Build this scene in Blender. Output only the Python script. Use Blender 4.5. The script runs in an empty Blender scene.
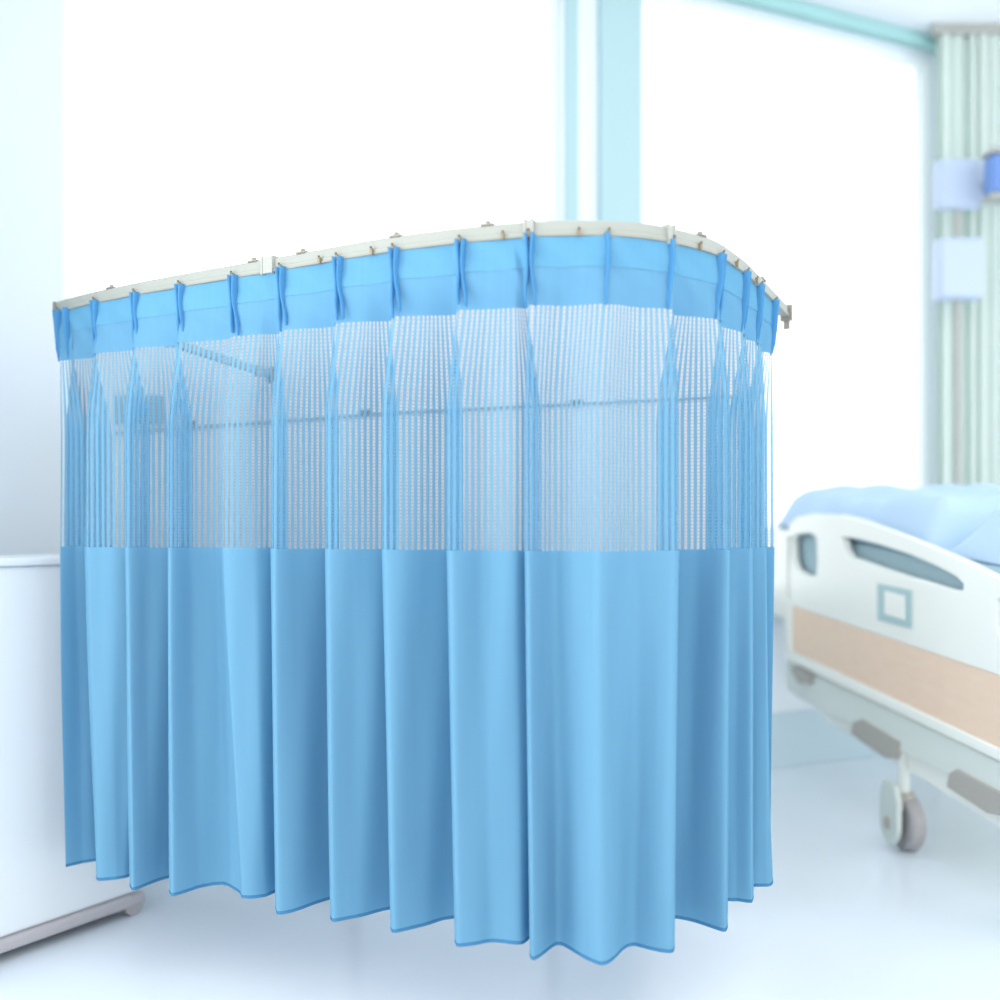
import bpy, bmesh, math, random
from mathutils import Vector, Matrix
random.seed(7)
C = bpy.context.scene.collection
F = 1100.0; CX = 500.0; HY = 530.0; EYE = 1.3      # focal length in px, horizon row, eye height

def P(x, y, d):
    return Vector(((x-CX)/F*d, d, EYE-(y-HY)/F*d))

# ------------------------------------------------------------------ materials
def lin(c):
    return tuple(((v/255)/12.92 if v/255 <= .04045 else ((v/255+.055)/1.055)**2.4) for v in c)+(1,)

def mat(name, rgb, rough=.5, metal=0, noise=0, nscale=30, bump=0, spec=.5, stretch=(1,1,1)):
    m = bpy.data.materials.new(name); m.use_nodes = True
    nt = m.node_tree; b = nt.nodes['Principled BSDF']
    b.inputs['Base Color'].default_value = lin(rgb)
    b.inputs['Roughness'].default_value = rough
    b.inputs['Metallic'].default_value = metal
    b.inputs['Specular IOR Level'].default_value = spec
    if noise or bump:
        tc = nt.nodes.new('ShaderNodeTexCoord'); mp = nt.nodes.new('ShaderNodeMapping')
        mp.inputs['Scale'].default_value = stretch
        n = nt.nodes.new('ShaderNodeTexNoise'); n.inputs['Scale'].default_value = nscale
        n.inputs['Detail'].default_value = 4
        nt.links.new(tc.outputs['Object'], mp.inputs['Vector']); nt.links.new(mp.outputs[0], n.inputs['Vector'])
        if noise:
            r = nt.nodes.new('ShaderNodeMixRGB'); r.blend_type = 'MIX'
            c = lin(rgb)
            r.inputs['Color1'].default_value = tuple(v*(1-noise) for v in c[:3])+(1,)
            r.inputs['Color2'].default_value = tuple(min(1, v*(1+noise)) for v in c[:3])+(1,)
            nt.links.new(n.outputs['Fac'], r.inputs['Fac']); nt.links.new(r.outputs[0], b.inputs['Base Color'])
        if bump:
            bp = nt.nodes.new('ShaderNodeBump'); bp.inputs['Strength'].default_value = bump
            bp.inputs['Distance'].default_value = .01
            nt.links.new(n.outputs['Fac'], bp.inputs['Height']); nt.links.new(bp.outputs[0], b.inputs['Normal'])
    return m

def cloth_mat(name, rgb, trans=.35, net=False, z0=0, z1=1, trgb=None):
    """matt woven cloth with some light passing through; net=True makes the open striped netting"""
    m = bpy.data.materials.new(name); m.use_nodes = True
    nt = m.node_tree; nt.nodes.clear(); N = nt.nodes.new; L = nt.links.new
    out = N('ShaderNodeOutputMaterial'); d = N('ShaderNodeBsdfDiffuse'); t = N('ShaderNodeBsdfTranslucent')
    mx = N('ShaderNodeMixShader'); mx.inputs[0].default_value = trans
    uv = N('ShaderNodeTexCoord'); sp = N('ShaderNodeSeparateXYZ'); L(uv.outputs['UV'], sp.inputs[0])
    # faint weave streaks along the drop
    mp = N('ShaderNodeMapping'); mp.inputs['Scale'].default_value = (60, 2.5, 1); L(uv.outputs['UV'], mp.inputs['Vector'])
    no = N('ShaderNodeTexNoise'); no.inputs['Scale'].default_value = 1; L(mp.outputs[0], no.inputs['Vector'])
    cr = N('ShaderNodeMixRGB'); c = lin(rgb)
    cr.inputs['Color1'].default_value = tuple(v*.95 for v in c[:3])+(1,)
    cr.inputs['Color2'].default_value = tuple(min(1, v*1.05) for v in c[:3])+(1,)
    L(no.outputs['Fac'], cr.inputs['Fac'])
    L(cr.outputs[0], d.inputs['Color'])
    t.inputs['Color'].default_value = lin(trgb or rgb)
    L(d.outputs[0], mx.inputs[1]); L(t.outputs[0], mx.inputs[2])
    if not net:
        L(mx.outputs[0], out.inputs[0]); return m
    def math_(op, a, b=None, c_=None):
        n = N('ShaderNodeMath'); n.operation = op
        for i, v in enumerate((a, b, c_)):
            if v is None: continue
            if isinstance(v, (int, float)): n.inputs[i].default_value = v
            else: L(v, n.inputs[i])
        return n.outputs[0]
    def smooth(v, lo, hi, a, b):
        n = N('ShaderNodeMapRange'); n.interpolation_type = 'SMOOTHSTEP'
        L(v, n.inputs['Value'])
        for k, x in zip(('From Min', 'From Max', 'To Min', 'To Max'), (lo, hi, a, b)): n.inputs[k].default_value = x
        return n.outputs[0]
    pu = math_('PINGPONG', sp.outputs['X'], .5*STRIPE)             # 0..half pitch
    rib = smooth(pu, .21*STRIPE, .30*STRIPE, 1, 0)                  # solid rib
    # between ribs: short horizontal threads, so only small windows stay open
    row = math_('PINGPONG', sp.outputs['Y'], .0045)
    thread = smooth(row, .0007, .0018, 1, 0)
    e0 = math_('LESS_THAN', sp.outputs['Y'], z0+.010); e1 = math_('GREATER_THAN', sp.outputs['Y'], z1-.008)
    edge = math_('MAXIMUM', e0, e1)
    thr = math_('MULTIPLY', thread, math_('SUBTRACT', 1.0, edge))
    cover = math_('MAXIMUM', math_('MULTIPLY', rib, .92), math_('MULTIPLY', thr, .42))
    cover = math_('MAXIMUM', cover, .14)
    tr = N('ShaderNodeBsdfTransparent'); m2 = N('ShaderNodeMixShader')
    L(cover, m2.inputs[0]); L(tr.outputs[0], m2.inputs[1]); L(mx.outputs[0], m2.inputs[2])
    L(m2.outputs[0], out.inputs[0])
    return m

STRIPE = .0165
M = {}
BLUE = (136, 192, 217)
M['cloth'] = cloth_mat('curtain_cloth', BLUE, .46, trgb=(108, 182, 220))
M['band'] = cloth_mat('curtain_header_cloth', (118, 175, 207), .30, trgb=(92, 164, 210))
M['pleat'] = cloth_mat('curtain_pleat_shaded', (88, 154, 202), .2, trgb=(56, 132, 200))  # same cloth, with the shade of the folds put into a darker colour
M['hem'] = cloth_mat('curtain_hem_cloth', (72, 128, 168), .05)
M['tape'] = cloth_mat('curtain_heading_tape', (106, 166, 200), .15, trgb=(85, 158, 206))
M['rail'] = mat('rail_aluminium', (158, 163, 156), .45, .0)
M['raildark'] = mat('rail_slot', (150, 152, 140), .5, 0)
M['hook'] = mat('hook_metal', (140, 128, 105), .4, .3)
M['clip'] = mat('white_clip', (168, 171, 165), .4)
M['brk'] = mat('bracket_zinc', (142, 138, 128), .45, .3)
M['board'] = mat('added_board_grey', (212, 206, 200), .85, 0, .02, 6)
M['boardtrim'] = mat('added_board_trim', (150, 165, 172), .6)
M['floor'] = mat('vinyl_floor', (222, 232, 241), .22, 0, .03, 2.2, spec=.5)
M['wall'] = mat('wall_paint', (224, 233, 240), .8, 0, .015, 3)
M['ceil'] = mat('ceiling_paint', (240, 245, 250), .9, 0, .01, 3)
M['teal'] = mat('pale_teal_paint', (172, 203, 207), .6)
M['cornice'] = mat('cornice_teal', (160, 204, 204), .6)
M['frame'] = mat('window_frame_white', (240, 248, 250), .5)
M['cab'] = mat('cabinet_white', (224, 231, 235), .45, 0, .01, 4)
M['bump'] = mat('bumper_grey', (178, 176, 180), .6)
M['wheel'] = mat('caster_grey', (168, 166, 168), .5)
M['plastic'] = mat('bed_plastic', (246, 247, 240), .35)
M['bedmetal'] = mat('bed_metal', (224, 230, 224), .4)
M['bedgrey'] = mat('bed_bracket_grey', (176, 172, 164), .5)
M['sq'] = mat('control_rim_teal', (172, 200, 202), .4)
M['quilt'] = mat('blue_bedding', (190, 215, 240), .9, 0, .05, 5, .3)
M['matt'] = mat('mattress_teal', (165, 192, 202), .8, 0, .05, 8)
M['green'] = cloth_mat('pale_green_drape', (234, 243, 238), .35, trgb=(228, 242, 236))
M['equip'] = mat('equipment_greyblue', (190, 204, 224), .5)
M['blueb'] = mat('equipment_blue', (105, 142, 205), .5)
M['cask'] = mat('caster_cover', (205, 215, 210), .4)

def wood():
    m = mat('bed_wood', (226, 190, 160), .4)
    nt = m.node_tree; b = nt.nodes['Principled BSDF']
    tc = nt.nodes.new('ShaderNodeTexCoord'); mp = nt.nodes.new('ShaderNodeMapping'); mp.inputs['Scale'].default_value = (1.2, 6, 22)
    n = nt.nodes.new('ShaderNodeTexNoise'); n.inputs['Scale'].default_value = 1.6; n.inputs['Detail'].default_value = 6
    r = nt.nodes.new('ShaderNodeMixRGB'); r.inputs['Color1'].default_value = lin((246, 220, 196)); r.inputs['Color2'].default_value = lin((238, 206, 180))
    nt.links.new(tc.outputs['Object'], mp.inputs[0]); nt.links.new(mp.outputs[0], n.inputs['Vector'])
    nt.links.new(n.outputs['Fac'], r.inputs['Fac']); nt.links.new(r.outputs[0], b.inputs['Base Color'])
    return m
M['wood'] = wood()

def glass():
    m = bpy.data.materials.new('window_glass'); m.use_nodes = True
    nt = m.node_tree; nt.nodes.clear(); N = nt.nodes.new
    o = N('ShaderNodeOutputMaterial'); t = N('ShaderNodeBsdfTransparent'); g = N('ShaderNodeBsdfGlossy'); g.inputs['Roughness'].default_value = .02
    f = N('ShaderNodeFresnel'); f.inputs['IOR'].default_value = 1.3; x = N('ShaderNodeMixShader')
    t.inputs['Color'].default_value = (.96, .99, 1, 1)
    nt.links.new(f.outputs[0], x.inputs[0]); nt.links.new(t.outputs[0], x.inputs[1]); nt.links.new(g.outputs[0], x.inputs[2]); nt.links.new(x.outputs[0], o.inputs[0])
    return m
M['glass'] = glass()

# ------------------------------------------------------------------ mesh helpers
def obj(name, bm, m, parent=None, smooth=False, bevel=0, loc=None):
    me = bpy.data.meshes.new(name)
    bmesh.ops.recalc_face_normals(bm, faces=bm.faces[:])
    if smooth:
        for f in bm.faces: f.smooth = True
    bm.to_mesh(me); bm.free()
    me.materials.append(M[m] if isinstance(m, str) else m)
    o = bpy.data.objects.new(name, me); C.objects.link(o)
    if parent:
        o.parent = parent
        bpy_pinv[o.name] = 1
        o.matrix_parent_inverse = WM(parent).inverted()
    if bevel:
        b = o.modifiers.new('bevel', 'BEVEL'); b.width = bevel; b.segments = 3; b.limit_method = 'ANGLE'
    return o
bpy_pinv = {}
def WM(o):
    m = Matrix.LocRotScale(o.location, o.rotation_euler, o.scale)
    if o.parent: m = WM(o.parent) @ o.matrix_parent_inverse @ m
    return m

def thing(name, label, cat, loc=(0, 0, 0), group=None):
    o = bpy.data.objects.new(name, None); C.objects.link(o); o.location = loc
    o.empty_display_size = .05
    return tag(o, label, cat, group)
def tag(o, label, cat, group=None, kind=None):
    o['label'] = label; o['category'] = cat
    if group: o['group'] = group
    if kind: o['kind'] = kind
    return o
def struct(o, label=None):
    o['kind'] = 'structure'
    if label: o['label'] = label
    return o

def add_box(bm, o, a, b, c):
    """box from corner o along vectors a, b, c"""
    o, a, b, c = map(Vector, (o, a, b, c))
    v = [bm.verts.new(p) for p in (o, o+a, o+a+b, o+b, o+c, o+a+c, o+a+b+c, o+b+c)]
    for q in ((0, 1, 2, 3), (4, 5, 6, 7), (0, 1, 5, 4), (1, 2, 6, 5), (2, 3, 7, 6), (3, 0, 4, 7)):
        bm.faces.new([v[i] for i in q])
def box(o, a, b, c):
    bm = bmesh.new(); add_box(bm, o, a, b, c); return bm
def cbox(bm, c, ax, ay, az, hx, hy, hz):
    add_box(bm, c-ax*hx-ay*hy-az*hz, ax*2*hx, ay*2*hy, az*2*hz)
def add_tube(bm, pts, r, n=10, cap=True):
    pts = [Vector(p) for p in pts]; rs = r if isinstance(r, (list, tuple)) else [r]*len(pts)
    rings = []
    for i, p in enumerate(pts):
        t = (pts[min(i+1, len(pts)-1)]-pts[max(i-1, 0)]).normalized()
        up = Vector((0, 0, 1)) if abs(t.z) < .9 else Vector((0, 1, 0))
        s = t.cross(up).normalized(); u = s.cross(t)
        rings.append([bm.verts.new(p+(s*math.cos(k*2*math.pi/n)+u*math.sin(k*2*math.pi/n))*rs[i]) for k in range(n)])
    for a, b in zip(rings, rings[1:]):
        for k in range(n): bm.faces.new((a[k], a[(k+1) % n], b[(k+1) % n], b[k]))
    if cap: bm.faces.new(rings[0]); bm.faces.new(rings[-1])
def add_prism(bm, pts, ext):
    """closed polygon (3d points) pushed along ext"""
    ext = Vector(ext); n = len(pts)
    a = [bm.verts.new(p) for p in pts]; b = [bm.verts.new(Vector(p)+ext) for p in pts]
    for k in range(n): bm.faces.new((a[k], a[(k+1) % n], b[(k+1) % n], b[k]))
    bm.faces.new(a); bm.faces.new(b)
def sweep(bm, pts, prof):
    """profile [(side, z)] swept along plan path pts"""
    rings = []
    for i, p in enumerate(pts):
        t = pts[min(i+1, len(pts)-1)]-pts[max(i-1, 0)]; t.z = 0; t.normalize()
        s = Vector((t.y, -t.x, 0))                  # towards the viewer for a left-to-right path
        rings.append([bm.verts.new(p+s*a+Vector((0, 0, z))) for a, z in prof])
    n = len(prof)
    for a, b in zip(rings, rings[1:]):
        for k in range(n): bm.faces.new((a[k], a[(k+1) % n], b[(k+1) % n], b[k]))
    bm.faces.new(rings[0]); bm.faces.new(rings[-1])

def interp(tab, x):
    if x <= tab[0][0]: return tab[0][1]
    for (a, ya), (b, yb) in zip(tab, tab[1:]):
        if x <= b: return ya+(yb-ya)*(x-a)/(b-a)
    return tab[-1][1]
def catmull(tab, x):
    n = len(tab)
    if x <= tab[0][0]: return tab[0][1]
    if x >= tab[-1][0]: return tab[-1][1]
    for i in range(n-1):
        if x <= tab[i+1][0]: break
    x0, y0 = tab[i]; x1, y1 = tab[i+1]; h = x1-x0; t = (x-x0)/h
    m0 = (y1-tab[i-1][1])/(x1-tab[i-1][0]) if i > 0 else (y1-y0)/h
    m1 = (tab[i+2][1]-y0)/(tab[i+2][0]-x0) if i+2 < n else (y1-y0)/h
    return (2*t**3-3*t*t+1)*y0+(t**3-2*t*t+t)*h*m0+(-2*t**3+3*t*t)*y1+(t**3-t*t)*h*m1

# ------------------------------------------------------------------ the blue curtain
HT = .683; HB = 1.02                   # header top above the eye, hem below the eye
ZT, ZB = EYE+HT, EYE-HB
ZBAND = EYE+.527; ZSEAM = EYE-.050
TOP = [(54, 314), (75, 308), (97, 303), (137, 295), (182, 287), (235, 278), (283, 270), (340, 260), (396, 251), (462, 243), (530, 237),
       (570, 235.5), (608, 236), (645, 238.5), (670, 243), (700, 250), (718, 257), (743, 274), (757, 287), (772, 302), (786, 316)]
def dtop(x): return F*HT/(HY-catmull(TOP, x))
# one row per control point across the cloth: hem px x, hem px y, header px x, is ridge (seam px x)
K = [
 (66, 867, 60, 60), (84, 862, 66, None), (97, 860, 70, None), (86, 856, 72, None), (73, 857, 75, None), (84, 854, 79, None), (103, 855, 90, None),
 (99, 880, 97, 87), (116, 880, 110, None), (135, 875, 129, None),
 (132, 891, 137, 127), (150, 884, 152, None), (176, 876, 174, None),
 (172, 896, 182, 170), (200, 888, 203, None), (224, 885, 227, None), (243, 898, 235, 223), (264, 898, 262, None), (280, 889, 275, None),
 (277, 915, 283, 274), (302, 908, 305, None), (336, 899, 331, None),
 (333, 922, 340, 327), (360, 917, 364, None), (397, 908, 387, None),
 (393, 932, 396, 384), (425, 926, 424, None), (461, 917, 452, None),
 (457, 948, 462, 449), (490, 941, 492, None), (522, 944, 515, None), (536, 935, 522, None),
 (532, 959, 530, 527), (558, 947, 562, None), (602, 964, 608, 600), (635, 947, 638, None),
 (672, 952, 670, 677), (667, 918, 680, None), (690, 921, 696, None),
 (725, 931, 718, 728), (719, 900, 724, None), (736, 901, 734, None),
 (752, 904, 743, 750), (745, 884, 748, None), (757, 887, 753, None),
 (768, 888, 759, 765), (763, 871, 763, None), (752, 868, 765, None), (741, 866, 767, None), (755, 869, 769, None), (771, 873, 772, 774)]
# each fold is rolled: a little roll of cloth stands just left of the ridge it turns into
K2 = []
for i, k in enumerate(K):
    if k[3] is not None and 66 < k[0] < 540: K2.append((k[0]-2.2, k[1]-5, k[2]-1, k[3]-2.4, 'roll'))
    if k[3] is not None and 660 < k[0] < 760: K2.append(k); K2.append((k[0]+2.2, k[1]-5, k[2]+1, k[3]+2.4, 'roll')); continue
    K2.append(k)
K = K2
# seam shift in px from the hem position
rid = [(k[0], (k[3]-k[0])) for k in K if k[3] is not None and len(k) == 4]
rid.sort()
def lerp(a, b, t): return a+(b-a)*t
hem_c, seam_c, top_c, rflag = [], [], [], []
path_hem = [(k[0], k[1]) for k in K if k[3] is not None and len(k) == 4]
for i, (hx, hy, tx, sx) in enumerate([k[:4] for k in K]):
    d = F*HB/(hy-HY)
    hem_c.append(Vector(((hx-CX)/F*d, d)))
    dx = interp(rid, hx)
    xs = hx+dx
    if sx is None and i+1 < len(K) and K[i+1][3] is not None and hx < 545 and hx > 84 and hy < 950: xs += 9 if hx > 200 else 20
    if sx is None and i > 0 and K[i-1][3] is not None and hx > 650 and hx < K[i-1][0]: xs -= 14 if hx < 740 else 16
    dt = dtop(tx)
    ds = lerp(d, F*HB/(catmull(sorted(path_hem), hx)-HY), .15 if len(K[i]) == 4 else 0)
    seam_c.append(Vector(((xs-CX)/F*ds, ds)))
    off = 0.0 if sx is not None else .006
    top_c.append(Vector(((tx-CX)/F*(dt+off), dt+off)))
    rflag.append(sx is not None)
SUB = 9
def spline(cs):
    out = []
    n = len(cs)
    for i in range(n-1):
        p0 = cs[max(i-1, 0)]; p1 = cs[i]; p2 = cs[i+1]; p3 = cs[min(i+2, n-1)]
        L = (p2-p1).length
        def tan(a, b, c):
            la = (b-a).length or 1e-6; lb = (c-b).length or 1e-6
            t = ((b-a)/la*lb+(c-b)/lb*la)/(la+lb)      # distance-weighted tangent
            return t*min(1, 1)
        m1 = tan(p0, p1, p2)*L if i > 0 else (p2-p1)
        m2 = tan(p1, p2, p3)*L if i < n-2 else (p2-p1)
        # folds are tighter at the ridges
        m1 = m1*.7; m2 = m2*.7
        for k in range(SUB):
            t = k/SUB
            out.append((2*t**3-3*t*t+1)*p1+(t**3-2*t*t+t)*m1+(-2*t**3+3*t*t)*p2+(t**3-t*t)*m2)
    out.append(cs[-1].copy())
    return out
hem_s, seam_s, top_s = spline(hem_c), spline(seam_c), spline(top_c)
NC = len(hem_s)
U = [0]
for a, b in zip(seam_s, seam_s[1:]): U.append(U[-1]+(b-a).length)
def sm(t): t = max(0, min(1, t)); return t*t*(3-2*t)
def cpos(j, z):
    if z >= ZSEAM:
        t = (ZT-z)/(ZT-ZSEAM)
        w = .12*min(1, t/.22)+.88*(sm((t-.10)/.46)) if t > .0 else 0
        w = max(0, min(1, w))
        xy = top_s[j].lerp(seam_s[j], w)
    else:
        t = (ZSEAM-z)/(ZSEAM-ZB)
        xy = seam_s[j].lerp(hem_s[j], t)
    r = .004*math.sin(U[j]*23+z*3.1)+.003*math.sin(U[j]*51-z*5)   # slight hand of the cloth
    r += .006*math.sin(U[j]*27+.8*math.sin(U[j]*3.1)+z*.8)*sm((ZSEAM+.1-z)/.4)
    r *= min(1, max(0, (ZT-.05-z)*3))
    if z > ZBAND: r += .0035*math.sin(U[j]*34+z*60)*sm((z-ZBAND)/.06)*sm((ZT+.01-z)/.05)
    return Vector((xy.x, xy.y-r, z))
def cloth_rows(zs, off=0):
    bm = bmesh.new(); uvl = bm.loops.layers.uv.new('UVMap')
    g = []
    for z in zs:
        row = []
        for j in range(NC):
            p = cpos(j, z)
            if off:
                a = cpos(max(j-1, 0), z); b = cpos(min(j+1, NC-1), z); t = (b-a).normalized()
                p = p+Vector((t.y, -t.x, 0))*off
            row.append(bm.verts.new(p))
        g.append(row)
    for i in range(len(zs)-1):
        for j in range(NC-1):
            f = bm.faces.new((g[i][j], g[i+1][j], g[i+1][j+1], g[i][j+1]))
            for l, (a, b) in zip(f.loops, ((i, j), (i+1, j), (i+1, j+1), (i, j+1))):
                l[uvl].uv = (U[b], zs[a])
    return bm
def zr(a, b, n): return [a+(b-a)*k/n for k in range(n+1)]
def cobj(name, bm, m, parent, thick=0):
    o = obj(name, bm, m, parent, smooth=True)
    if thick:
        s = o.modifiers.new('thickness', 'SOLIDIFY'); s.thickness = thick; s.offset = 0; s.use_rim = False
    return o
M['net'] = cloth_mat('curtain_netting', (126, 178, 206), .35, net=True, z0=ZSEAM, z1=ZBAND, trgb=(102, 166, 204))
cur = thing('privacy_curtain', 'long pale blue pleated hospital privacy curtain with striped netting upper section', 'curtain', (0, 2.75, ZB))
cobj('header_band', cloth_rows(zr(ZT, ZBAND, 10)), 'band', cur, .0016)
cobj('mesh_netting', cloth_rows(zr(ZBAND, ZSEAM, 26)), 'net', cur)
cobj('lower_drape', cloth_rows(zr(ZSEAM, ZB+.009, 26)), 'cloth', cur, .0012)
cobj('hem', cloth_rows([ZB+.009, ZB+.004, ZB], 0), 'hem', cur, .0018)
cobj('heading_tape', cloth_rows(zr(ZT-.0005, ZT-.070, 6), .0016), 'tape', cur, .0008)

# pinch pleats: fingers of cloth gathered at the top of the header
PLX = [60, 69, 97, 137, 182, 235, 283, 340, 396, 462, 530, 608, 670, 718, 743, 757, 772]
def pathpt(x): d = dtop(x); return Vector(((x-CX)/F*d, d, ZT))
for n, px in enumerate(PLX):
    p = pathpt(px); q = pathpt(px+3)-pathpt(px-3); q.z = 0; q.normalize()
    s = Vector((q.y, -q.x, 0))
    bm = bmesh.new()
    for k, fx in enumerate((-.009, .009) if n not in (1, 11, 12) else (-.004,)):
        rows = []
        NZ = 9
        for i in range(NZ+1):
            t = i/NZ; z = .006-t*(.150+.02*random.random())
            flare = math.cos(t*math.pi*.5)**.7 if t < 1 else 0
            w = .0042*(1-.4*t); dep = .024*(.6*flare+.25*(1-t))+.004
            pinch = fx*(1-.55*math.sin(math.pi*min(t*1.3, 1)))+fx*.3*max(0, t-.5)
            c = p+q*pinch+Vector((0, 0, z))
            rows.append([bm.verts.new(c+q*(w*a)+s*(dep*b-.003)) for a, b in
                         ((-1, 0), (-1, .6), (-.7, .9), (0, 1), (.7, .9), (1, .6), (1, 0))])
        for a, b in zip(rows, rows[1:]):
            for m_ in range(6): bm.faces.new((a[m_], b[m_], b[m_+1], a[m_+1]))
        bm.faces.new(rows[0]); bm.faces.new(rows[-1])
    obj('pinch_pleat', bm, 'pleat', cur, smooth=True)

# ------------------------------------------------------------------ rail above the curtain
rail = thing('curtain_rail', 'curved off-white aluminium curtain rail carrying the blue curtain', 'curtain rail', (0, 2.8, ZT))
rp = []
x = 56
while x <= 785:
    p = pathpt(x); rp.append(Vector((p.x, p.y+.013, ZT-.004))); x += 4 if x > 640 else 8
e = (rp[-1]-rp[-4]).normalized(); rp.append(rp[-1]+e*.03)
bm = bmesh.new()
sweep(bm, rp, [(.010, .004), (.012, .007), (.012, .016), (.009, .018), (.009, .037), (.006, .041), (-.012, .041), (-.014, .037), (-.014, .005), (-.010, .004)])
obj('track', bm, 'rail', rail)
bm = bmesh.new(); sweep(bm, rp, [(.0135, .0045), (.0135, .0085), (.010, .0085), (.010, .0045)]); obj('track_lip', bm, 'raildark', rail)
def frame_at(px, up=0):
    p = pathpt(px); q = pathpt(px+3)-pathpt(px-3); q.z = 0; q.normalize(); s = Vector((q.y, -q.x, 0))
    return p+Vector((0, .013, up-.004)), q, s, Vector((0, 0, 1))
for px in (110, 253, 302, 396, 488, 701, 763):         # fixing lugs on top
    c, q, s, u = frame_at(px); bm = bmesh.new()
    cbox(bm, c+u*.043, q, s, u, .016, .010, .0025)
    add_tube(bm, [c+u*.044, c+u*.053], .006, 10)
    obj('ceiling_bracket', bm, 'brk', rail, bevel=.001)
for px in (270, 530, 668):                              # white joint sleeves
    c, q, s, u = frame_at(px); bm = bmesh.new()
    w = .018 if px == 270 else .009
    cbox(bm, c+u*.023, q, s, u, w, .0165, .0215)
    cbox(bm, c+u*.023-q*w, q, s, u, .003, .019, .024); cbox(bm, c+u*.023+q*w, q, s, u, .003, .019, .024)
    obj('rail_joint', bm, 'clip', rail, bevel=.0015)
c, q, s, u = frame_at(785); bm = bmesh.new(); e = Vector((q.x, q.y, 0)).normalized()
cbox(bm, c+u*.018+e*.03, e, s, u, .007, .019, .026)
cbox(bm, c-u*.016+e*.034, e, s, u, .004, .010, .018)
obj('end_cap', bm, 'brk', rail, bevel=.002)
c, q, s, u = frame_at(56); bm = bmesh.new(); cbox(bm, c+u*.020, q, s, u, .005, .015, .022)
obj('end_cap', bm, 'brk', rail, bevel=.002)
# added arm in place of the track's far leg, tied to the backing board
A = Vector((P(70, 310, dtop(70)+.03).x, dtop(70)+.05, ZT+.008)); B = P(272, 375, 3.83)
dirn = (B-A).normalized(); side = dirn.cross(Vector((0, 0, 1))).normalized(); upv = side.cross(dirn)
bm = bmesh.new(); add_box(bm, A-side*.012-upv*.013, dirn*(B-A).length, side*.024, upv*.026); obj('added_arm', bm, 'boardtrim', rail, bevel=.002)
bm = bmesh.new(); cbox(bm, B, dirn, side, upv, .012, .02, .026); obj('arm_end_plate', bm, 'brk', rail, bevel=.002)
for tt in (.45, .93):
    bm = bmesh.new(); cbox(bm, A.lerp(B, tt)-upv*.0, dirn, side, upv, .012, .016, .018); obj('arm_clamp', bm, 'wheel', rail, bevel=.002)

# hooks: one per pleat plus idle gliders
def glider(px, m='hook', hook=True):
    c, q, s, u = frame_at(px); bm = bmesh.new()
    f = c+s*.0165
    cbox(bm, f+u*.010, q, s, u, .0035, .0035, .008)
    add_tube(bm, [f+u*.018+s*.003, f+u*.020+s*.004, f+u*.021+s*.001], .0028, 8)
    if hook: add_tube(bm, [f+u*.004+s*.002, f-u*.004+s*.006, f-u*.012+s*.004], .0016, 6)
    return obj('curtain_hook' if hook else 'glider', bm, m, cur if hook else rail)
for px in PLX:
    if px != 69: glider(px)
for px in (323, 375, 505, 579): glider(px, 'hook', False)
for px in (696, 732, 752): glider(px, 'hook', False)

# ------------------------------------------------------------------ added grey board, standing in for the far wall and ceiling
SL, SR = Vector(((68-CX)/F*4.06, 4.06, 0)), Vector(((764-CX)/F*3.62, 3.62, 0))
scr = thing('added_backing_board', 'added light grey board behind the blue curtain, standing in for the far wall', 'screen', ((SL+SR)/2))
sd = (SR-SL).normalized(); sn = Vector((sd.y, -sd.x, 0)); SW = (SR-SL).length; STOP = EYE+.785
obj('board', box(SL+Vector((0, 0, .34)), sd*SW, -sn*.035, (0, 0, STOP-.34)), 'board', scr, bevel=.004)
obj('top_rail', box(SL+Vector((0, 0, STOP))+sn*.003, sd*SW, -sn*.041, (0, 0, .022)), 'board', scr, bevel=.004)
def on_board(px, py, off=.0):
    k = (px-CX)/F; o = SL+sn*off
    t = (k*o.y-o.x)/(sd.x-k*sd.y); p = o+sd*t
    return Vector((p.x, p.y, EYE-(py-HY)/F*p.y))
w0, w1, w2 = on_board(114, 433, .006), on_board(400, 412, .006), on_board(735, 396, .006)
bm = bmesh.new(); add_tube(bm, [w0, w1, w2], .0035, 8); obj('ceiling_line', bm, 'boardtrim', scr)  # added rod standing in for the line where far wall meets ceiling
for px, py in ((190, 422), (365, 411), (577, 401)):
    p = on_board(px, py, .008); bm = bmesh.new(); cbox(bm, p, sd, sn, Vector((0, 0, 1)), .02, .008, .004)
    cbox(bm, p+Vector((0, 0, -.008)), sd, sn, Vector((0, 0, 1)), .014, .006, .003); obj('ceiling_mark', bm, 'brk', scr, bevel=.001)  # added pieces for the small marks along the far ceiling
a, b = on_board(114, 395, .012), on_board(162, 395, .012); c = on_board(114, 423, .012)
bm = box(c, (b-a), -sn*.012, (0, 0, a.z-c.z)); obj('grey_panel', bm, 'boardtrim', scr, bevel=.002)
for t in (.44, .72):
    p = SL+sd*SW*t-sn*.0175
    bm = bmesh.new(); cbox(bm, p+Vector((0, 0, .025)), sd, sn, Vector((0, 0, 1)), .03, .14, .025)
    cbox(bm, p+Vector((0, 0, .20)), sd, sn, Vector((0, 0, 1)), .02, .016, .155); obj('foot', bm, 'brk', scr, bevel=.006)

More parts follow.
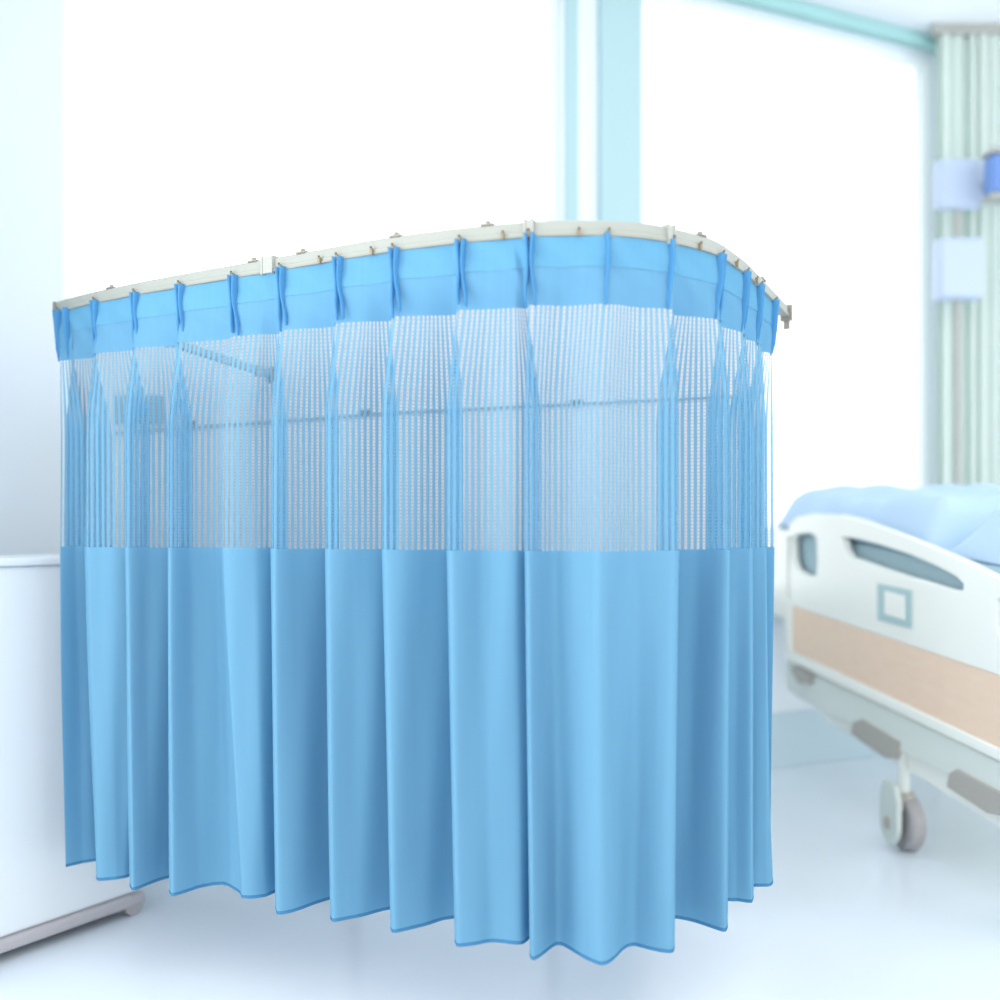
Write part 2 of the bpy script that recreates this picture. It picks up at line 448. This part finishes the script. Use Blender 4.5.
# ------------------------------------------------------------------ room shell
H = 4.2
CORN = Vector((2.66, 6.58, 0)); wa = Vector((-.9044, -.4266, 0)); wn = Vector((.4266, -.9044, 0))
def s_of(px):
    k = (px-CX)/F; return (CORN.x-CORN.y*k)/(.9044-.4266*k)
Z = Vector((0, 0, 1))
bm = box((-6, -2.5, -.05), (13, 0, 0), (0, 11, 0), (0, 0, .05)); struct(obj('floor', bm, 'floor'))
bm = bmesh.new()
a_ = CORN+wa*5.6-wn*.15; b_ = CORN-wn*.15; c_ = CORN+Vector((3.6, .5, 0))
add_prism(bm, [(a_.x-.15, 1.2, H), (6.2, 1.2, H), (c_.x, c_.y, H), (b_.x, b_.y, H), (a_.x-.15, a_.y, H)], (0, 0, .1)); struct(obj('ceiling', bm, 'ceil'))
def wseg(s0, s1, z0, z1, off=0, th=.15):
    return (CORN+wa*s0+wn*off+Z*z0, wa*(s1-s0), -wn*th, Z*(z1-z0))
W1 = (s_of(560), s_of(62)); W2 = (s_of(934), s_of(642)); SILL = .95; HEADZ = 4.10
bm = bmesh.new()
for seg in ((-.05, W2[0], 0, H), (W2[1], W1[0], 0, H), (W1[1], 5.6, 0, H), (W2[0], W2[1], 0, SILL), (W2[0], W2[1], HEADZ, H), (W1[0], W1[1], 0, SILL), (W1[0], W1[1], HEADZ, H)):
    add_box(bm, *wseg(*seg))
struct(obj('wall_back', bm, 'wall'))
for n, (a, b) in enumerate((W1, W2)):
    e = thing('window_%d' % (n+1), '', '', CORN+wa*((a+b)/2)+Z*SILL); del e['label']; del e['category']; struct(e)
    bm = bmesh.new(); t = .03
    add_box(bm, *wseg(a, a+t, SILL, HEADZ, -.03, .07)); add_box(bm, *wseg(b-t, b, SILL, HEADZ, -.03, .07))
    add_box(bm, *wseg(a+t, b-t, SILL, SILL+t, -.03, .07)); add_box(bm, *wseg(a+t, b-t, HEADZ-t, HEADZ, -.03, .07))
    obj('window_frame', bm, 'frame', e)
    obj('pane', box(*wseg(a+t, b-t, SILL+t, HEADZ-t, -.06, .006)), 'glass', e)
    obj('window_sill', box(*wseg(a-.03, b+.03, SILL-.04, SILL, .06, .14)), 'frame', e, bevel=.008)
bm = box(*wseg(s_of(577), s_of(565), SILL+.05, HEADZ-.05, .01, .05)); struct(obj('trim_2', bm, 'teal'))
bm = box(*wseg(s_of(640)+.01, s_of(598), 0, H-.12, .03, .06)); struct(obj('trim_1', bm, 'teal', bevel=.005))
bm = box(*wseg(0.0, 5.6, H-.075, H, .08, .08)); struct(obj('trim_3', bm, 'cornice', bevel=.02))
wb = Vector((1, .10, 0)).normalized(); 
bm = box(CORN-wb*.05, wb*3.6, Vector((-.1, 1, 0))*.15, Z*H); struct(obj('wall_right', bm, 'wall'))
bm = box(CORN+Vector((0, -.06, H-.075)), wb*3.4, (0, .06, 0), Z*.075); struct(obj('trim_4', bm, 'cornice', bevel=.015))
WL = CORN+wa*5.6
M['skirt'] = mat('skirting_blue_grey', (186, 208, 218), .5)
struct(obj('baseboard_back', box(*wseg(0, 5.6, 0, .30, .015, .015)), 'skirt', bevel=.004))
bm = box(WL, wn*1.5, wa*.15, Z*H); struct(obj('wall_left', bm, 'wall'))

# pale green drape in the far corner
gr = thing('window_drape', 'floor-length pale green pleated drape in the far right corner', 'curtain', (3.1, 6.3, .1))
gr.location = P(968, 900, 6.3); gr.location.z = .1
bm = bmesh.new(); uvl = bm.loops.layers.uv.new('UVMap')
x0, x1 = P(938, 0, 6.3).x, P(1050, 0, 6.3).x; NN = 150; rows = []
for z in zr(H-.06, .1, 12):
    rows.append([bm.verts.new((lerp(x0, x1, k/NN)+.012*math.sin(k*.5), 6.32+.028*math.sin(k/NN*2*math.pi*9+.6*math.sin(k*.1))*(1+.25*math.sin(k*.37+z*.4)), z)) for k in range(NN+1)])
for a, b in zip(rows, rows[1:]):
    for k in range(NN):
        f = bm.faces.new((a[k], b[k], b[k+1], a[k+1]))
        for l in f.loops: l[uvl].uv = (l.vert.co.x, l.vert.co.z)
cobj('drape_cloth', bm, 'green', gr, .002)
bm = bmesh.new(); add_box(bm, (x0-.03, 6.29, H-.06), (x1-x0+.06, 0, 0), (0, .05, 0), (0, 0, .06)); obj('drape_rail', bm, 'clip', gr)

# equipment on the wall near the right edge
eq = thing('equipment_arm', 'hazy grey-blue equipment box on a pole before the green drape', 'medical equipment', (P(957, 0, 6.1).x, 6.1, 0))
c0 = P(957, 270, 6.1)
bm = bmesh.new(); cbox(bm, c0, Vector((1, 0, 0)), Vector((0, 1, 0)), Z, .125, .07, .17); obj('lower_box', bm, 'equip', eq, bevel=.03)
c1 = P(958, 185, 6.1)
bm = bmesh.new(); cbox(bm, c1, Vector((1, 0, 0)), Vector((0, 1, 0)), Z, .13, .05, .14); obj('upper_box', bm, 'equip', eq, bevel=.04)
bm = bmesh.new(); add_tube(bm, [Vector((c0.x, 6.1, .03)), Vector((c0.x, 6.1, c1.z))], .02, 12); obj('pole', bm, 'clip', eq)
bm = bmesh.new(); add_tube(bm, [Vector((c0.x, 6.1, 0)), Vector((c0.x, 6.1, .03))], .2, 24); obj('base', bm, 'clip', eq)
bl = thing('wall_dispenser', 'small blue dispenser with white lid at the right edge', 'dispenser', (0, 0, 0))
c2 = P(1004, 176, 5.9); bl.location = c2-Z*.12
bm = bmesh.new(); cbox(bm, c2, Vector((1, 0, 0)), Vector((0, 1, 0)), Z, .09, .06, .105); obj('body', bm, 'blueb', bl, bevel=.02)
bm = bmesh.new(); cbox(bm, c2+Z*.12, Vector((1, 0, 0)), Vector((0, 1, 0)), Z, .10, .07, .014); obj('lid', bm, 'clip', bl, bevel=.006)
bm = bmesh.new(); cbox(bm, c2-Z*.12, Vector((1, 0, 0)), Vector((0, 1, 0)), Z, .10, .07, .014); obj('tray', bm, 'clip', bl, bevel=.006)
bm = bmesh.new(); add_box(bm, c2+Vector((-.02, .05, -.02)), (.04, 0, 0), (0, .80, 0), (0, 0, .04)); obj('wall_arm', bm, 'clip', bl)

# ------------------------------------------------------------------ white cabinet on the left
KC = Vector(((138-CX)/F*3.74, 3.74, 0)); kd = Vector((.627, 1, 0)).normalized(); kn = Vector((-kd.y, kd.x, 0))
cab = thing('medical_trolley', 'plain white ward trolley with grey bumper rail behind the curtain\'s left edge', 'trolley', KC-kd*.4+kn*.2)
LEN = 1.25; TOPZ = 1.19
obj('body', box(KC-kd*LEN+Z*.07, kd*LEN, kn*.36, Z*(TOPZ-.07)), 'cab', cab, bevel=.012)
obj('worktop', box(KC-kd*(LEN+.015)-kn*.015+Z*TOPZ, kd*(LEN+.03), kn*.39, Z*.025), 'cab', cab, bevel=.008)
bm = bmesh.new(); add_box(bm, KC-kd*(LEN+.02)-kn*.02+Z*.030, kd*(LEN+.04), kn*.40, Z*.040)
obj('bumper_rail', bm, 'bump', cab, bevel=.012)
for a in (.035, LEN-.06):
    for b in (.03, .31):
        p = KC-kd*a+kn*b; bm = bmesh.new()
        add_tube(bm, [p+Z*.036-kn*.046+kd*.01, p+Z*.036+kn*.010+kd*.01], .036, 18)
        cbox(bm, p+Z*.050-kd*.01, kd, kn, Z, .03, .026, .012)
        obj('caster', bm, 'wheel', cab, bevel=.003)

# ------------------------------------------------------------------ hospital bed
DC = 4.47; O = P(893, 850, DC)
e1 = Vector((-.105, 1, .071)).normalized()
e2 = Vector((1, .105, 0)).normalized(); e3 = e2.cross(e1).normalized()
def bp(px, py, off=0):
    """where the line of sight through a spot of the bed's flank meets the flank plane (off = metres inside it)"""
    r = Vector(((px-CX)/F, 1, -(py-HY)/F)); o = Vector((0, 0, EYE)); base = O+e2*off
    t = (base-o).dot(e2)/r.dot(e2); return o+r*t
bed = thing('hospital_bed', 'white tilted hospital bed with light wood side board and blue bedding', 'bed', O)
def slab(name, pts, off, th, m, parent=bed, bevel=.006):
    bm = bmesh.new(); add_prism(bm, [bp(x, y, off) for x, y in pts], e2*th); return obj(name, bm, m, parent, bevel=bevel)
def ring(bm, outer, off, th):
    add_prism(bm, [bp(x, y, off) for x, y in outer], e2*th)
# upper guard: built from strips so that the hand holes stay open
def guard():
    bm = bmesh.new()
    top = [(787, 535), (789, 524), (797, 517), (812, 514), (841, 515), (862, 520), (884, 528), (908, 537), (932, 547), (965, 561), (999, 578), (1030, 596), (1062, 616)]
    bot = [(787, 604), (1062, 697)]
    holes = [[(792, 540), (796, 534), (810, 533), (816, 538), (817, 560), (816, 576), (806, 575), (797, 570), (793, 560)],
             [(842, 537), (858, 539), (880, 545), (908, 554), (934, 565), (955, 576), (963, 584), (963, 590), (952, 590), (930, 583), (906, 576), (882, 568), (860, 560), (850, 557), (845, 549)],
             [(996, 600), (1003, 594), (1030, 606), (1055, 622), (1055, 660), (1030, 654), (1004, 644), (996, 628)]]
    vs = []; edges = []
    def loop(pts):
        v = [bm.verts.new(bp(x, y, 0)) for x, y in pts]
        return [bm.edges.new((v[i], v[(i+1) % len(v)])) for i in range(len(v))]
    es = loop(top+bot[::-1])
    for h in holes: es += loop(h)
    bmesh.ops.triangle_fill(bm, use_beauty=True, use_dissolve=False, edges=es)
    r = bmesh.ops.extrude_face_region(bm, geom=bm.faces[:])
    bmesh.ops.translate(bm, verts=[g for g in r['geom'] if isinstance(g, bmesh.types.BMVert)], vec=e2*.035)
    return bm
sr = obj('side_guard', guard(), 'plastic', bed, bevel=.006)
# control panel on the guard
bm = bmesh.new(); q = [(877, 583), (911, 590), (911, 629), (877, 620)]
add_prism(bm, [bp(x, y, -.006) for x, y in q], e2*.01); cp = obj('control_panel', bm, 'sq', sr, bevel=.004)
bm = bmesh.new(); q = [(884, 591), (904, 596), (904, 620), (884, 614)]
add_prism(bm, [bp(x, y, -.010) for x, y in q], e2*.01); obj('panel_face', bm, 'plastic', cp, bevel=.003)
# wooden side board with white rim
slab('wood_board', [(791, 598), (1062, 694), (1062, 779), (791, 650)], .006, .02, 'wood')
slab('board_rim', [(783, 598), (791, 602), (791, 651), (1062, 779), (1062, 791), (785, 659)], -.004, .04, 'plastic')
slab('frame_rail', [(785, 660), (1062, 791), (1062, 836), (800, 700), (786, 690)], .02, .05, 'bedmetal', bevel=.01)
slab('lower_rail', [(800, 692), (812, 690), (1062, 812), (1062, 866), (828, 722)], .05, .05, 'plastic', bevel=.01)
slab('corner_bracket', [(789, 668), (797, 665), (811, 676), (809, 684), (798, 684)], .0, .03, 'bedgrey')
slab('hinge_bracket', [(852, 722), (861, 719), (899, 742), (897, 760), (882, 757), (850, 734)], .012, .05, 'bedgrey')
slab('hinge_bracket', [(948, 773), (956, 769), (1004, 795), (1004, 816), (986, 813), (946, 787)], .012, .05, 'bedgrey')
slab('guard_post', [(872, 640), (884, 644), (884, 735), (872, 730)], .028, .02, 'bedmetal')
slab('guard_post', [(968, 680), (982, 685), (982, 790), (968, 784)], .028, .02, 'bedmetal')
def bl3(s, w, h): return O+e1*s+e2*w+e3*h
def loc(px, py):
    v = bp(px, py)-O; return v.dot(e1), v.dot(e3)
s_far = loc(787, 600)[0]; h_deck = loc(893, 640)[1]; h_m = loc(893, 550)[1]
BW = .92; S0 = -1.05
obj('deck', box(bl3(S0, .05, h_deck-.12), e1*(s_far-S0+.30), e2*(BW-.1), e3*.05), 'bedmetal', bed, bevel=.01)
obj('mattress', box(bl3(S0, .05, h_deck-.07), e1*(s_far-S0+.36), e2*(BW-.1), e3*(h_m-h_deck+.07)), 'matt', bed, bevel=.04)
bm = box(bl3(s_far-.05, .0, h_deck-.10), e1*(.43), e2*.04, e3*(h_m-h_deck+.09)); add_box(bm, bl3(s_far+.38, .0, h_deck-.10), e1*.04, e2*BW, e3*(h_m-h_deck+.09))
obj('footboard', bm, 'plastic', bed, bevel=.015)
# bedding
def mound(name, s0, s1, w0, w1, hb, fn, m, label, cat):
    bm = bmesh.new(); n, k = 46, 26; g = []
    for i in range(n+1):
        g.append([bm.verts.new(bl3(lerp(s0, s1, i/n), lerp(w0, w1, j/k), hb+fn(i/n, j/k))) for j in range(k+1)])
    for i in range(n):
        for j in range(k): bm.faces.new((g[i][j], g[i+1][j], g[i+1][j+1], g[i][j+1]))
    lo = [bm.verts.new(bl3(lerp(s0, s1, i/n), lerp(w0, w1, j/k), hb)) for i, j in
          [(i, 0) for i in range(n+1)]+[(n, j) for j in range(1, k+1)]+[(i, k) for i in range(n-1, -1, -1)]+[(0, j) for j in range(k-1, 0, -1)]]
    hi = [g[i][0] for i in range(n+1)]+[g[n][j] for j in range(1, k+1)]+[g[i][k] for i in range(n-1, -1, -1)]+[g[0][j] for j in range(k-1, 0, -1)]
    for a in range(len(lo)):
        b = (a+1) % len(lo); bm.faces.new((lo[a], lo[b], hi[b], hi[a]))
    bm.faces.new(lo)
    o = obj(name, bm, m, smooth=True); tag(o, label, cat); return o
def edge(t, r=.12): return sm(min(t, 1-t)/r)**.5 if 0 < t < 1 else 0
mound('blanket', -.10, s_far+.34, .055, BW-.06, h_m+.002,
      lambda a, b: .015+edge(b, .14)*edge(a, .05)*(.175+.03*b+.02*math.sin(a*9+b*4)+.014*math.sin(b*15+a*3)+.008*math.sin(a*31)), 'quilt',
      'light blue blanket spread over the hospital bed mattress', 'blanket')
mound('pillow', S0+.03, -.12, .08, BW-.12, h_m+.002,
      lambda a, b: .01+edge(a, .45)*edge(b, .30)*(.33+.01*math.sin(a*14)), 'quilt',
      'plump light blue pillow on the bed at the right edge', 'pillow')
# casters
def caster(s, w):
    base = O+e2*w; base = Vector((base.x, base.y, 0))+Vector((-.105, 1, 0)).normalized()*s
    f = Vector((-.105, 1, 0)).normalized(); top = .55
    R_ = .112
    bm = bmesh.new(); hub = base+Z*R_-e2*.022; g2 = e2*.022
    add_tube(bm, [hub+e2*.050, hub+e2*.062, hub+e2*.104, hub+e2*.116], [R_-.012, R_, R_, R_-.012], 32)
    wl = obj('caster', bm, 'wheel', bed)
    bm = bmesh.new(); pts = []
    for k in range(17):
        a = math.pi+math.pi*k/16; pts.append(hub+f*(math.cos(a)*.078)+Z*(math.sin(a)*.085))
    pts += [hub+f*.078+Z*.10, hub+f*.05+Z*.165, hub-f*.05+Z*.165, hub-f*.078+Z*.10]
    add_prism(bm, pts, e2*.024); obj('caster_cover', bm, 'cask', wl, bevel=.006)
    bm = bmesh.new(); add_tube(bm, [hub-e2*.008, hub+e2*.006], .024, 20); obj('axle_cap', bm, 'bedgrey', wl)
    bm = bmesh.new(); add_tube(bm, [base+e2*.045+Z*.225, base+e2*.045+Z*top], .024, 16); obj('stem', bm, 'bedmetal', wl)
    bm = bmesh.new(); add_tube(bm, [base+e2*.045+Z*.17, base+e2*.045+Z*.235], .045, 16); obj('swivel', bm, 'bedgrey', wl)
caster(.0, 0); caster(.0, BW-.12); caster(-.99, 0); caster(-.99, BW-.12)
obj('cross_beam', box(bl3(-.03, .06, .40), e1*.06, e2*(BW-.1), e3*.06), 'bedmetal', bed, bevel=.008)

# ------------------------------------------------------------------ light and camera
w = bpy.data.worlds.new('world'); bpy.context.scene.world = w; w.use_nodes = True
bg = w.node_tree.nodes['Background']; bg.inputs[0].default_value = (1, 1, 1, 1); bg.inputs[1].default_value = 1.6
def area(name, loc, tgt, sx, sy, e, col=(1, 1, 1)):
    l = bpy.data.lights.new(name, 'AREA'); l.shape = 'RECTANGLE'; l.size = sx; l.size_y = sy; l.energy = e; l.color = col
    o = bpy.data.objects.new(name, l); C.objects.link(o); o.location = loc
    o.rotation_euler = (Vector(tgt)-Vector(loc)).to_track_quat('-Z', 'Y').to_euler()
    return o
area('added_overhead_fill', (0.3, 1.9, 4.1), (0.3, 2.4, 0), 3, 1.2, 10)  # unseen area light added overhead to lift the interior
area('added_ridge_light', (-3.4, 1.2, 1.7), (0, 2.9, 1.0), 1.6, 2.2, 38)  # unseen light added at the left to brighten the fold ridges

cam = bpy.data.cameras.new('camera'); co = bpy.data.objects.new('camera', cam); C.objects.link(co)
co.location = (0, 0, EYE); co.rotation_euler = (math.pi/2, 0, 0)
cam.sensor_width = 36; cam.lens = 36*F/1000; cam.shift_y = .030
cam.dof.use_dof = True; cam.dof.focus_distance = 3.0; cam.dof.aperture_fstop = cam.lens/1000/.042
bpy.context.scene.camera = co
vs = bpy.context.scene.view_settings
vs.view_transform = 'Standard'; vs.look = 'None'; vs.exposure = .4; vs.gamma = 1; vs.use_curve_mapping = False
